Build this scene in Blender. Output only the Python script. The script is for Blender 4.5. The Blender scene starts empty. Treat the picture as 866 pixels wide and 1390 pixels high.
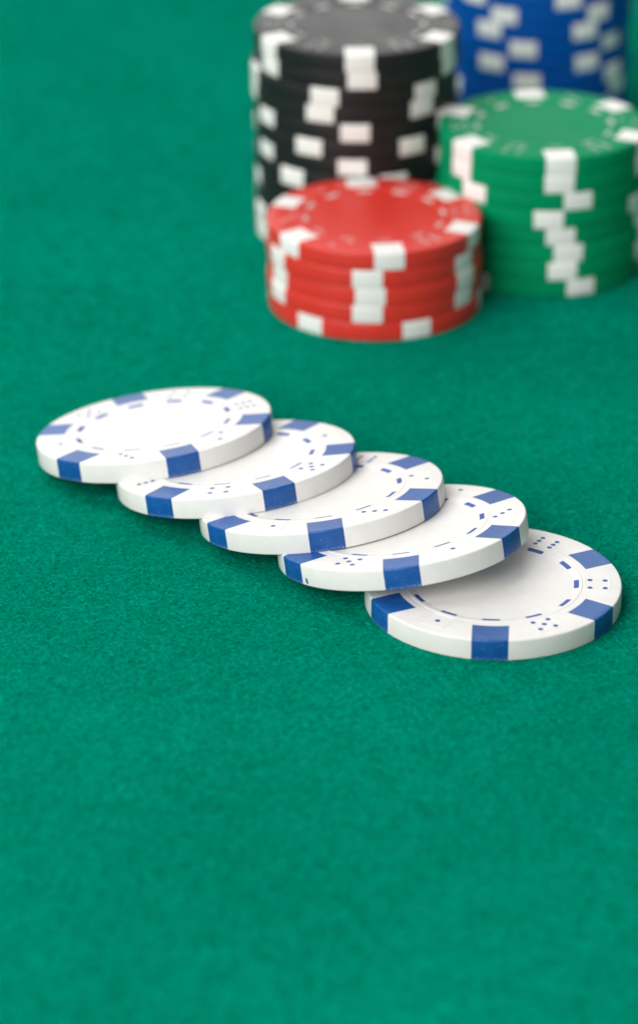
import bpy, math, random
import numpy as np
from mathutils import Matrix, Vector

MM = 0.001
sc = bpy.context.scene
rad = math.radians

# ------------------------------------------------------------------ camera
cd = bpy.data.cameras.new('camera')
cam = bpy.data.objects.new('camera', cd)
sc.collection.objects.link(cam)
sc.camera = cam
CAM_H = 0.238433
PITCH = 0.438646
cd.sensor_fit = 'HORIZONTAL'
cd.sensor_width = 24.0
cd.lens = 4654.776 / 866.0 * 24.0
cd.shift_y = -45.0 / 866.0
cd.clip_start = 0.02
cd.clip_end = 50.0
cam.location = (0, 0, CAM_H)
cam.rotation_euler = (math.pi / 2 - PITCH, 0, 0)
cd.dof.use_dof = True
cd.dof.focus_distance = 0.524
cd.dof.aperture_fstop = 14.5
cd.dof.aperture_blades = 0

# ------------------------------------------------------------------ light
w = bpy.data.worlds.new('World')
sc.world = w
w.use_nodes = True
w.node_tree.nodes['Background'].inputs[0].default_value = (0.93, 0.97, 1.0, 1)
w.node_tree.nodes['Background'].inputs[1].default_value = 0.20


def area(name, loc, target, sx, sy, power, col):
    ld = bpy.data.lights.new(name, 'AREA')
    ld.shape = 'RECTANGLE'
    ld.size = sx
    ld.size_y = sy
    ld.energy = power
    ld.color = col
    o = bpy.data.objects.new(name, ld)
    sc.collection.objects.link(o)
    o.location = loc
    d = Vector(target) - Vector(loc)
    o.rotation_euler = d.to_track_quat('-Z', 'Y').to_euler()
    return o


area('softbox_back', (-0.25, 1.35, 0.45), (0.0, 0.52, 0.1), 1.1, 0.84, 5.3, (1.0, 0.99, 0.97))
area('softbox_overhead', (-0.38, 0.62, 0.80), (0.0, 0.5, 0.0), 0.6, 0.6, 4.0, (1.0, 0.99, 0.97))
area('softbox_front_left', (-0.60, -0.38, 0.64), (0.0, 0.56, 0.0), 1.0, 0.8, 16.5, (1.0, 0.985, 0.96))

sc.view_settings.view_transform = 'Standard'
sc.view_settings.look = 'None'
sc.view_settings.exposure = 0.05
sc.view_settings.gamma = 1.0
sc.view_settings.use_curve_mapping = False
sc.render.engine = 'CYCLES'
sc.cycles.use_denoising = True


# ------------------------------------------------------------------ materials
def new_mat(name):
    m = bpy.data.materials.new(name)
    m.use_nodes = True
    nt = m.node_tree
    return m, nt, nt.nodes['Principled BSDF']


def noise(nt, co, scale, detail=4.0, rough=0.55):
    n = nt.nodes.new('ShaderNodeTexNoise')
    n.inputs['Scale'].default_value = scale
    n.inputs['Detail'].default_value = detail
    n.inputs['Roughness'].default_value = rough
    nt.links.new(co, n.inputs['Vector'])
    return n


def ramp(nt, fac, stops):
    r = nt.nodes.new('ShaderNodeValToRGB')
    e = r.color_ramp.elements
    while len(e) < len(stops):
        e.new(0.5)
    for k, (p, c) in enumerate(stops):
        e[k].position = p
        e[k].color = (*c, 1) if len(c) == 3 else c
    nt.links.new(fac, r.inputs['Fac'])
    return r


def clay(name, col, rough=0.42, spec=0.5, var=0.06, bump=0.25, wear=None):
    """Moulded plastic: faint mottling, fine grain relief, optional scuffed lower edge."""
    m, nt, b = new_mat(name)
    tc = nt.nodes.new('ShaderNodeTexCoord')
    co = tc.outputs['Object']
    n1 = noise(nt, co, 420.0, 4)
    lo = tuple(max(0, c * (1 - var)) for c in col)
    hi = tuple(min(1, c * (1 + var) + 0.002) for c in col)
    r1 = ramp(nt, n1.outputs['Fac'], [(0.3, lo), (0.7, hi)])
    src = r1.outputs['Color']
    if wear:
        # pale specks of scuffing: dense along the lower bevel, rare elsewhere
        sep = nt.nodes.new('ShaderNodeSeparateXYZ')
        nt.links.new(co, sep.inputs[0])
        mr = nt.nodes.new('ShaderNodeMapRange')
        mr.inputs['From Min'].default_value = 0.00025
        mr.inputs['From Max'].default_value = 0.00085
        mr.inputs['To Min'].default_value = 0.13
        mr.inputs['To Max'].default_value = 0.0
        nt.links.new(sep.outputs['Z'], mr.inputs['Value'])
        n2 = noise(nt, co, 3800.0, 3, 0.7)
        ad = nt.nodes.new('ShaderNodeMath')
        ad.operation = 'ADD'
        nt.links.new(n2.outputs['Fac'], ad.inputs[0])
        nt.links.new(mr.outputs['Result'], ad.inputs[1])
        r2 = ramp(nt, ad.outputs[0], [(0.62, (0, 0, 0)), (0.74, (0.6, 0.6, 0.6))])
        mx = nt.nodes.new('ShaderNodeMix')
        mx.data_type = 'RGBA'
        nt.links.new(r2.outputs['Color'], mx.inputs[0])
        nt.links.new(src, mx.inputs[6])
        mx.inputs[7].default_value = (*wear, 1)
        src = mx.outputs[2]
    # no two mouldings are quite the same shade
    oi = nt.nodes.new('ShaderNodeObjectInfo')
    vr = nt.nodes.new('ShaderNodeMapRange')
    vr.inputs['To Min'].default_value = 1.0 - var
    vr.inputs['To Max'].default_value = 1.0 + var
    nt.links.new(oi.outputs['Random'], vr.inputs['Value'])
    hs = nt.nodes.new('ShaderNodeHueSaturation')
    nt.links.new(vr.outputs['Result'], hs.inputs['Value'])
    nt.links.new(src, hs.inputs['Color'])
    nt.links.new(hs.outputs['Color'], b.inputs['Base Color'])
    b.inputs['Roughness'].default_value = rough
    b.inputs['Specular IOR Level'].default_value = spec
    n3 = noise(nt, co, 2600.0, 5, 0.6)
    rr = nt.nodes.new('ShaderNodeMapRange')
    rr.inputs['To Min'].default_value = rough - 0.14
    rr.inputs['To Max'].default_value = rough + 0.16
    n4 = noise(nt, co, 130.0, 6, 0.65)
    nt.links.new(n4.outputs['Fac'], rr.inputs['Value'])
    nt.links.new(rr.outputs['Result'], b.inputs['Roughness'])
    bp = nt.nodes.new('ShaderNodeBump')
    bp.inputs['Strength'].default_value = bump
    bp.inputs['Distance'].default_value = 0.00006
    nt.links.new(n3.outputs['Fac'], bp.inputs['Height'])
    nt.links.new(bp.outputs['Normal'], b.inputs['Normal'])
    return m


M_WHITE = clay('white_plastic', (0.785, 0.770, 0.748), 0.42, 0.26, 0.03, 0.18)
M_WSPOT = clay('white_spot_plastic', (0.85, 0.835, 0.81), 0.45, 0.45, 0.02, 0.2)
M_BLUESPOT = clay('blue_spot_plastic', (0.003, 0.080, 0.315), 0.38, 0.5, 0.10, 0.5, wear=(0.42, 0.52, 0.72))
M_BLUEPRINT = clay('blue_print', (0.022, 0.075, 0.33), 0.5, 0.4, 0.08, 0.2)
M_WPRINT = clay('white_print', (0.58, 0.56, 0.54), 0.5, 0.4, 0.03, 0.2)
M_RED = clay('red_plastic', (0.70, 0.034, 0.022), 0.40, 0.55, 0.05, 0.2)
M_GREEN = clay('green_plastic', (0.0, 0.255, 0.104), 0.46, 0.03, 0.05, 0.2)
M_BLACK = clay('black_plastic', (0.012, 0.012, 0.013), 0.45, 0.34, 0.05, 0.2)
M_BLUE = clay('blue_plastic', (0.0, 0.080, 0.37), 0.45, 0.10, 0.05, 0.2)


def felt_material(name, fibre):
    m, nt, b = new_mat(name)
    tc = nt.nodes.new('ShaderNodeTexCoord')
    co = tc.outputs['Object']
    big = noise(nt, co, 190.0, 4, 0.6)
    lo, mid, hi = (0.0, 0.248, 0.156), (0.0, 0.265, 0.169), (0.001, 0.282, 0.182)
    r1 = ramp(nt, big.outputs['Fac'], [(0.28, lo), (0.5, mid), (0.72, hi)])
    rub = noise(nt, co, 22.0, 3, 0.5)
    r3 = ramp(nt, rub.outputs['Fac'], [(0.3, (0.92, 0.92, 0.92)), (0.7, (1.06, 1.06, 1.06))])
    m3 = nt.nodes.new('ShaderNodeMix')
    m3.data_type = 'RGBA'
    m3.blend_type = 'MULTIPLY'
    m3.inputs[0].default_value = 1.0
    nt.links.new(r1.outputs['Color'], m3.inputs[6])
    nt.links.new(r3.outputs['Color'], m3.inputs[7])
    if fibre:
        g = nt.nodes.new('ShaderNodeNewGeometry')
        r2 = ramp(nt, g.outputs['Random Per Island'],
                  [(0.0, (0.18, 0.2, 0.2)), (0.03, (0.5, 0.5, 0.5)), (0.5, (0.95, 0.95, 0.95)), (0.9, (1.4, 1.4, 1.4)), (1.0, (2.3, 2.1, 2.1))])
    else:
        fine = noise(nt, co, 1500.0, 5, 0.7)
        r2 = ramp(nt, fine.outputs['Fac'], [(0.3, (0.6, 0.6, 0.6)), (0.7, (1.25, 1.25, 1.25))])
        bp = nt.nodes.new('ShaderNodeBump')
        bp.inputs['Strength'].default_value = 0.8
        bp.inputs['Distance'].default_value = 0.0003
        nt.links.new(fine.outputs['Fac'], bp.inputs['Height'])
        nt.links.new(bp.outputs['Normal'], b.inputs['Normal'])
    mx = nt.nodes.new('ShaderNodeMix')
    mx.data_type = 'RGBA'
    mx.blend_type = 'MULTIPLY'
    mx.inputs[0].default_value = 1.0
    nt.links.new(m3.outputs[2], mx.inputs[6])
    nt.links.new(r2.outputs['Color'], mx.inputs[7])
    nt.links.new(mx.outputs[2], b.inputs['Base Color'])
    b.inputs['Roughness'].default_value = 0.85
    b.inputs['Specular IOR Level'].default_value = 0.0
    return m


M_FELT = felt_material('green_felt', False)
M_NAP = felt_material('green_felt_fibres', True)


# ------------------------------------------------------------------ felt surface
def mesh_obj(name, verts, faces, mat, parent=None, smooth=True, link=True):
    me = bpy.data.meshes.new(name)
    me.from_pydata([tuple(v) for v in verts], [], faces)
    me.materials.append(mat)
    if smooth:
        me.polygons.foreach_set('use_smooth', [True] * len(me.polygons))
    me.update()
    o = bpy.data.objects.new(name, me)
    if link:
        sc.collection.objects.link(o)
    if parent:
        o.parent = parent
    return o


felt = mesh_obj('felt_tabletop', [(-0.6, -0.1, 0), (0.6, -0.1, 0), (0.6, 1.15, 0), (-0.6, 1.15, 0)],
                [(0, 1, 2, 3)], M_FELT)
felt['kind'] = 'structure'
felt['label'] = 'green felt covered table surface under all the chips'


def build_nap():
    rng = np.random.default_rng(7)
    X0, Y0 = [], []

    def ease(t):
        t = np.clip(t, 0, 1)
        return t * t * (3 - 2 * t)
    # fine short fibres where the nap can be made out, broader ones (same cover) further off
    LL, WW = [], []
    for dens, fine in ((15.0, True), (6.0, False)):
        n = int(495 * 180 * dens)
        y = rng.uniform(335, 830, n)
        x = rng.uniform(-90, 90, n)
        hw = 433 / 4654.8 * (y * 0.905 + 238 * 0.425) + 8
        f = ease((y - 350) / 40) * ease((600 - y) / 50)
        k = (np.abs(x) < hw) & (rng.random(n) < (f if fine else 1 - f))
        X0.append(x[k])
        Y0.append(y[k])
        m = int(k.sum())
        LL.append(rng.uniform(0.3, 1.1, m) if fine else rng.uniform(0.4, 1.45, m))
        WW.append(rng.uniform(0.035, 0.08, m) if fine else rng.uniform(0.07, 0.15, m))
    x = np.concatenate(X0)
    y = np.concatenate(Y0)
    L = np.concatenate(LL)
    wd = np.concatenate(WW)
    n = len(x)
    a = rng.uniform(0, 2 * np.pi, n)
    bend = rng.normal(0, 0.7, n)
    stray = rng.random(n) < 0.004
    L[stray] *= 2.4
    wd[stray] *= 0.7
    z0 = rng.uniform(0.01, 0.12, n)
    lift = np.abs(rng.normal(0, 0.10, n))
    lift[stray] += rng.uniform(0.05, 0.35, n)[stray]
    roll = rng.normal(0, 0.6, n)
    P = []
    for s, dz in ((-0.5, 0.0), (0.0, 1.0), (0.5, 0.25)):
        ang = a + bend * s
        cx = x + np.cos(a) * L * s - np.sin(a) * bend * L * 0.5 * (s * s)
        cy = y + np.sin(a) * L * s + np.cos(a) * bend * L * 0.5 * (s * s)
        cz = z0 + lift * dz
        hx = -np.sin(ang) * np.cos(roll) * wd / 2
        hy = np.cos(ang) * np.cos(roll) * wd / 2
        hz = np.sin(roll) * wd / 2
        t = 1.0 if s == 0 else 0.45
        for sg in (-1, 1):
            P.append(np.stack([cx + sg * t * hx, cy + sg * t * hy, cz + sg * t * hz], 1))
    V = (np.stack(P, 1).reshape(-1, 3) * MM).astype(np.float32)
    base = (np.arange(n) * 6)[:, None]
    F = np.concatenate([base + np.array([[0, 1, 3, 2]]), base + np.array([[2, 3, 5, 4]])], 1).reshape(-1).astype(np.int32)
    me = bpy.data.meshes.new('felt_nap')
    me.vertices.add(len(V))
    me.vertices.foreach_set('co', V.reshape(-1))
    nf = n * 2
    me.loops.add(nf * 4)
    me.loops.foreach_set('vertex_index', F)
    me.polygons.add(nf)
    me.polygons.foreach_set('loop_start', np.arange(nf, dtype=np.int32) * 4)
    me.polygons.foreach_set('use_smooth', np.ones(nf, dtype=bool))
    me.update(calc_edges=True)
    me.materials.append(M_NAP)
    o = bpy.data.objects.new('felt_nap', me)
    sc.collection.objects.link(o)
    o['kind'] = 'stuff'
    o['label'] = 'short matted green felt fibres covering the table'
    o['category'] = 'felt'


build_nap()

# ------------------------------------------------------------------ chip shape
R, T = 19.5, 3.4          # millimetres
NSEG = 160


def bevel_profile(r, n=4):
    """outline of the rim from the top lip to the bottom lip"""
    out = []
    for k in range(n + 1):
        a = k / n * math.pi / 2
        out.append((R - r + r * math.sin(a), T - r + r * math.cos(a)))
    for k in range(n + 1):
        a = k / n * math.pi / 2
        out.append((R - r + r * math.cos(a), r - r * math.sin(a)))
    return out


RIMS = {True: bevel_profile(0.27), False: bevel_profile(0.37)}
FACE = [(0.0, -0.21), (6.0, -0.21), (12.1, -0.20), (12.2, -0.195), (13.05, -0.02), (13.15, 0.0), (13.55, 0.0), (13.62, -0.06),
        (13.76, -0.06), (13.83, 0.0), (16.5, 0.0)]
def profile(crisp):
    return [(r, T + z) for r, z in FACE] + RIMS[crisp] + [(16.5, 0.0), (13.2, 0.0), (12.2, 0.18), (0.0, 0.18)]


def lathe_mesh(name, prof, mat):
    verts, faces, rings = [], [], []
    for r, z in prof:
        if r == 0:
            rings.append([len(verts)])
            verts.append((0, 0, z * MM))
        else:
            rings.append(list(range(len(verts), len(verts) + NSEG)))
            for k in range(NSEG):
                a = 2 * math.pi * k / NSEG
                verts.append((r * math.cos(a) * MM, r * math.sin(a) * MM, z * MM))
    for A, B in zip(rings[:-1], rings[1:]):
        for k in range(NSEG):
            k2 = (k + 1) % NSEG
            if len(A) == 1:
                faces.append((A[0], B[k], B[k2]))
            elif len(B) == 1:
                faces.append((A[k], B[0], A[k2]))
            else:
                faces.append((A[k], B[k], B[k2], A[k2]))
    me = bpy.data.meshes.new(name)
    me.from_pydata(verts, [], faces)
    me.polygons.foreach_set('use_smooth', [True] * len(me.polygons))
    me.materials.append(mat)
    me.update()
    me.set_sharp_from_angle(angle=rad(28)) if hasattr(me, 'set_sharp_from_angle') else None
    return me


def spot_mesh(name, mat, crisp, width=5.45, r_in=14.85, proud=0.018):
    """one inlaid edge block: wraps from the top face over the rim to the underside"""
    prof = [(r_in, T), (16.5, T), (18.2, T)] + RIMS[crisp] + [(18.2, 0), (16.5, 0), (r_in, 0)]
    prof = [p for i, p in enumerate(prof) if i == 0 or math.hypot(p[0] - prof[i - 1][0], p[1] - prof[i - 1][1]) > 1e-6]
    nrm = []
    for i in range(len(prof)):
        a = prof[max(0, i - 1)]
        b = prof[min(len(prof) - 1, i + 1)]
        tx, tz = b[0] - a[0], b[1] - a[1]
        l = math.hypot(tx, tz)
        nrm.append((-tz / l, tx / l))
    ws = np.linspace(-width / 2, width / 2, 9)
    nw = len(ws)
    verts, faces = [], []

    def layer(off):
        st = len(verts)
        for (r, z), (nr, nz) in zip(prof, nrm):
            rr = r + nr * off
            zz = z + nz * off
            for x in ws:
                verts.append((math.sqrt(rr * rr - x * x) * MM, x * MM, zz * MM))
        return st
    o0 = layer(proud)        # outer skin, just proud of the body
    o1 = layer(-0.15)
    n = len(prof)
    for i in range(n - 1):
        for j in range(nw - 1):
            a = o0 + i * nw + j
            faces.append((a, a + nw, a + nw + 1, a + 1))
    for i in range(n - 1):
        for j in (0, nw - 1):
            faces.append((o0 + i * nw + j, o0 + (i + 1) * nw + j, o1 + (i + 1) * nw + j, o1 + i * nw + j))
    for j in range(nw - 1):
        for i in (0, n - 1):
            faces.append((o0 + i * nw + j, o0 + i * nw + j + 1, o1 + i * nw + j + 1, o1 + i * nw + j))
    me = bpy.data.meshes.new(name)
    me.from_pydata(verts, [], faces)
    me.polygons.foreach_set('use_smooth', [True] * len(me.polygons))
    me.materials.append(mat)
    me.update()
    me.set_sharp_from_angle(angle=rad(35))
    return me


def dash_mesh(name, mat, half_deg=6.0):
    """a short printed dash lying on the sloped step of the ring"""
    verts, faces = [], []
    n = 5
    for lift in (0.012, -0.05):
        for (r, z) in ((12.25, -0.185), (13.02, -0.026)):
            for k in range(n):
                a = rad(-half_deg + 2 * half_deg * k / (n - 1))
                verts.append((r * math.cos(a) * MM, r * math.sin(a) * MM, (T + z + lift) * MM))
    for k in range(n - 1):
        faces.append((k, n + k, n + k + 1, k + 1))
        faces.append((k, k + 1, 2 * n + k + 1, 2 * n + k))
        faces.append((n + k, 3 * n + k, 3 * n + k + 1, n + k + 1))
    faces.append((0, 2 * n, 3 * n, n))
    faces.append((n - 1, 2 * n - 1, 4 * n - 1, 3 * n - 1))
    me = bpy.data.meshes.new(name)
    me.from_pydata(verts, [], faces)
    me.materials.append(mat)
    me.update()
    return me


DR = 15.80     # radius of the dice faces


def dice_mesh(name, mat):
    """low raised square tile with softened corners, the die face moulded in the plastic"""
    h = 1.95
    verts, faces = [], []
    outline = []
    for cx, cy, a0 in ((1, 1, 0), (-1, 1, 90), (-1, -1, 180), (1, -1, 270)):
        for k in range(4):
            a = rad(a0 + 30 * k)
            outline.append((cx * (h - 0.35) + 0.35 * math.cos(a), cy * (h - 0.35) + 0.35 * math.sin(a)))
    n = len(outline)
    for s, z in ((1.0, T - 0.05), (1.0, T + 0.012), (0.985, T + 0.042), (0.955, T + 0.042), (0.93, T + 0.008), (0.0, T + 0.008)):
        for x, y in (outline if s else [(0, 0)]):
            verts.append((x * s * MM, y * s * MM, z * MM))
    for q in range(4):
        for k in range(n):
            k2 = (k + 1) % n
            faces.append((q * n + k, q * n + k2, (q + 1) * n + k2, (q + 1) * n + k))
    for k in range(n):
        faces.append((4 * n + k, 4 * n + (k + 1) % n, 5 * n))
    me = bpy.data.meshes.new(name)
    me.from_pydata(verts, [], faces)
    me.materials.append(mat)
    me.update()
    return me


def pip_mesh(name, mat, d=0.80):
    n = 14
    verts, faces = [], []
    for r, z in ((d / 2, T - 0.02), (d / 2, T + 0.022), (d / 2 - 0.05, T + 0.03)):
        for k in range(n):
            a = 2 * math.pi * k / n
            verts.append((r * math.cos(a) * MM, r * math.sin(a) * MM, z * MM))
    for q in range(2):
        for k in range(n):
            k2 = (k + 1) % n
            faces.append((q * n + k, q * n + k2, (q + 1) * n + k2, (q + 1) * n + k))
    faces.append(tuple(range(2 * n, 3 * n)))
    me = bpy.data.meshes.new(name)
    me.from_pydata(verts, [], faces)
    me.materials.append(mat)
    me.update()
    return me


S_, Q_ = 1.15, 1.27
PIPS = {1: [(0, 0)],
        2: [(-S_, Q_), (S_, -Q_)],
        3: [(-S_, -Q_), (0, 0), (S_, Q_)],
        4: [(-S_, -Q_), (-S_, Q_), (S_, -Q_), (S_, Q_)],
        5: [(-S_, -Q_), (-S_, Q_), (S_, -Q_), (S_, Q_), (0, 0)],
        6: [(-S_, -Q_), (0, -Q_), (S_, -Q_), (-S_, Q_), (0, Q_), (S_, Q_)]}

KINDS = {}
for key, body, spot, prt in (('white', M_WHITE, M_BLUESPOT, M_BLUEPRINT), ('red', M_RED, M_WSPOT, M_WPRINT),
                             ('green', M_GREEN, M_WSPOT, M_WPRINT), ('black', M_BLACK, M_WSPOT, M_WPRINT),
                             ('blue', M_BLUE, M_WSPOT, M_WPRINT)):
    KINDS[key] = dict(body=lathe_mesh('chip_body_' + key, profile(key == 'white'), body), spot=spot_mesh('edge_spot_' + key, spot, key == 'white'),
                      dash=dash_mesh('ring_dash_' + key, prt), dice=dice_mesh('dice_face_' + key, body),
                      pip=pip_mesh('pip_' + key, prt))


def child(name, me, parent, mat=None):
    o = bpy.data.objects.new(name, me)
    sc.collection.objects.link(o)
    o.parent = parent
    if mat is not None:
        o.matrix_local = mat
    return o


def make_chip(key, matrix, label, group, dice=None, name='poker_chip'):
    k = KINDS[key]
    c = bpy.data.objects.new(name, k['body'])
    sc.collection.objects.link(c)
    c.matrix_world = matrix
    c['label'] = label
    c['category'] = 'poker chip'
    c['group'] = group
    for i in range(6):
        child('edge_spot', k['spot'], c, Matrix.Rotation(rad(60 * i), 4, 'Z'))
    if dice:
        for i in range(12):
            child('ring_dash', k['dash'], c, Matrix.Rotation(rad(30 * i), 4, 'Z'))
        for i, num in enumerate(dice):
            d = child('dice_face', k['dice'], c,
                      Matrix.Rotation(rad(30 + 60 * i), 4, 'Z') @ Matrix.Translation((DR * MM, 0, 0)))
            for (px, py) in PIPS[num]:
                child('pip', k['pip'], d, Matrix.Translation((px * MM, py * MM, 0)))
    return c


# ------------------------------------------------------------------ the fanned white chips
# base centre (mm), normal tilt, turn of the first edge block, dice faces counter-clockwise
WHITE = [
    ((-26.803, 514.482, 3.462), (-0.133, 0.119), -73.5, [2, 6, 4, 5, 1, 3],
     'white chip with blue edge blocks, leftmost and topmost of the fanned row'),
    ((-13.099, 501.168, 3.511), (-0.134, 0.124), -67.8, [5, 1, 3, 2, 6, 4],
     'white chip with blue edge blocks, second from the left in the fanned row'),
    ((0.630, 487.970, 3.718), (-0.142, 0.131), -87.5, [3, 2, 6, 4, 5, 1],
     'white chip with blue edge blocks, middle one of the five fanned chips'),
    ((13.082, 475.768, 3.666), (-0.141, 0.129), -91.2, [1, 3, 2, 6, 4, 5],
     'white chip with blue edge blocks leaning on the flat chip at the right end'),
    ((26.415, 464.465, 0.02), (0.0, 0.0), -94.0, [5, 4, 6, 2, 3, 1],
     'white chip with blue edge blocks lying flat on the felt, rightmost of the row'),
]
white_chips = []
for pos, (nx, ny), turn, dice, label in WHITE:
    n = Vector((nx, ny, 1)).normalized()
    u = (Vector((1, 0, 0)) - n * n.x).normalized()
    v = n.cross(u)
    m = Matrix(((u.x, v.x, n.x, pos[0] * MM), (u.y, v.y, n.y, pos[1] * MM), (u.z, v.z, n.z, pos[2] * MM), (0, 0, 0, 1)))
    white_chips.append(make_chip('white', m @ Matrix.Rotation(rad(turn), 4, 'Z'), label,
                                 'white chips fanned out across the felt', dice))

# a bead of blue that ran past the left block of the leaning chip
fv, ff = [], []
for r_, h_ in ((1.0, -0.02), (1.0, 0.02), (0.7, 0.05)):
    for k in range(14):
        a_ = 2 * math.pi * k / 14
        fv.append(((R + h_ - 0.005) * MM, (0.26 * r_ * math.cos(a_) - 0.06 * math.sin(a_)) * MM, (0.85 + 0.52 * r_ * math.sin(a_)) * MM))
for q in range(2):
    for k in range(14):
        ff.append((q * 14 + k, q * 14 + (k + 1) % 14, (q + 1) * 14 + (k + 1) % 14, (q + 1) * 14 + k))
ff.append(tuple(range(28, 42)))
fleck = mesh_obj('ink_fleck', fv, ff, M_BLUESPOT, white_chips[3])
fleck.matrix_local = Matrix.Rotation(rad(-60 + 11.2), 4, 'Z')
fleck['label'] = 'small bead of blue beside the edge block'

# ------------------------------------------------------------------ the four stacks behind
# turn of each chip from the top one down
STACKS = [
    ('red', (10.048, 585.452), [-82.7, -94.0, -93.4, -94.2, -128.0], [6, 4, 5, 1, 3, 2], 'short red stack',
     {1: (-0.1, 0.0), 2: (0.22, 0.1), 3: (0.0, 0.12)}),
    ('green', (41.895, 606.358), [-84, -85, -74, -89.4, -82.6, -79, -82, -70.5], [6, 2, 3, 1, 5, 4], 'green stack', {}),
    ('black', (7.180, 624.626), [-89, -88, -107, -110, -91.4, -118, -93.5, -129.4, -110, -122, -102, -100],
     [6, 2, 3, 1, 5, 4], 'black stack', {2: (-0.5, 0), 3: (-0.4, 0.2)}),
    ('blue', (44.829, 684.855), [-95, -133, -113.5, -123.5, -100, -120, -98.5, -91.5, -110, -105, -97],
     [6, 2, 3, 1, 5, 4], 'blue stack', {2: (0.3, 0), 3: (0.4, 0)}),
]
ORD = ['topmost', 'second', 'third', 'fourth', 'fifth', 'sixth', 'seventh', 'eighth', 'ninth', 'tenth', 'eleventh']
rnd = random.Random(4)
for key, (x, y), turns, dice, where, shifts in STACKS:
    n = len(turns)
    for i, t in enumerate(turns):
        dx, dy = shifts.get(i, (rnd.uniform(-0.26, 0.26), rnd.uniform(-0.2, 0.2)) if i else (0, 0))
        z = (n - 1 - i) * (T + 0.004) + 0.02
        m = Matrix.Translation(((x + dx) * MM, (y + dy) * MM, z * MM)) @ Matrix.Rotation(rad(t), 4, 'Z')
        if i == 0:
            lab = '%s chip with white edge blocks, topmost of the %s' % (key, where)
        elif i == n - 1:
            lab = '%s chip with white edge blocks, lowest of the %s on the felt' % (key, where)
        else:
            lab = '%s chip with white edge blocks, %s from the top of the %s' % (key, ORD[i], where)
        make_chip(key, m, lab, '%s chips in the %s' % (key, where), dice if i == 0 else None)
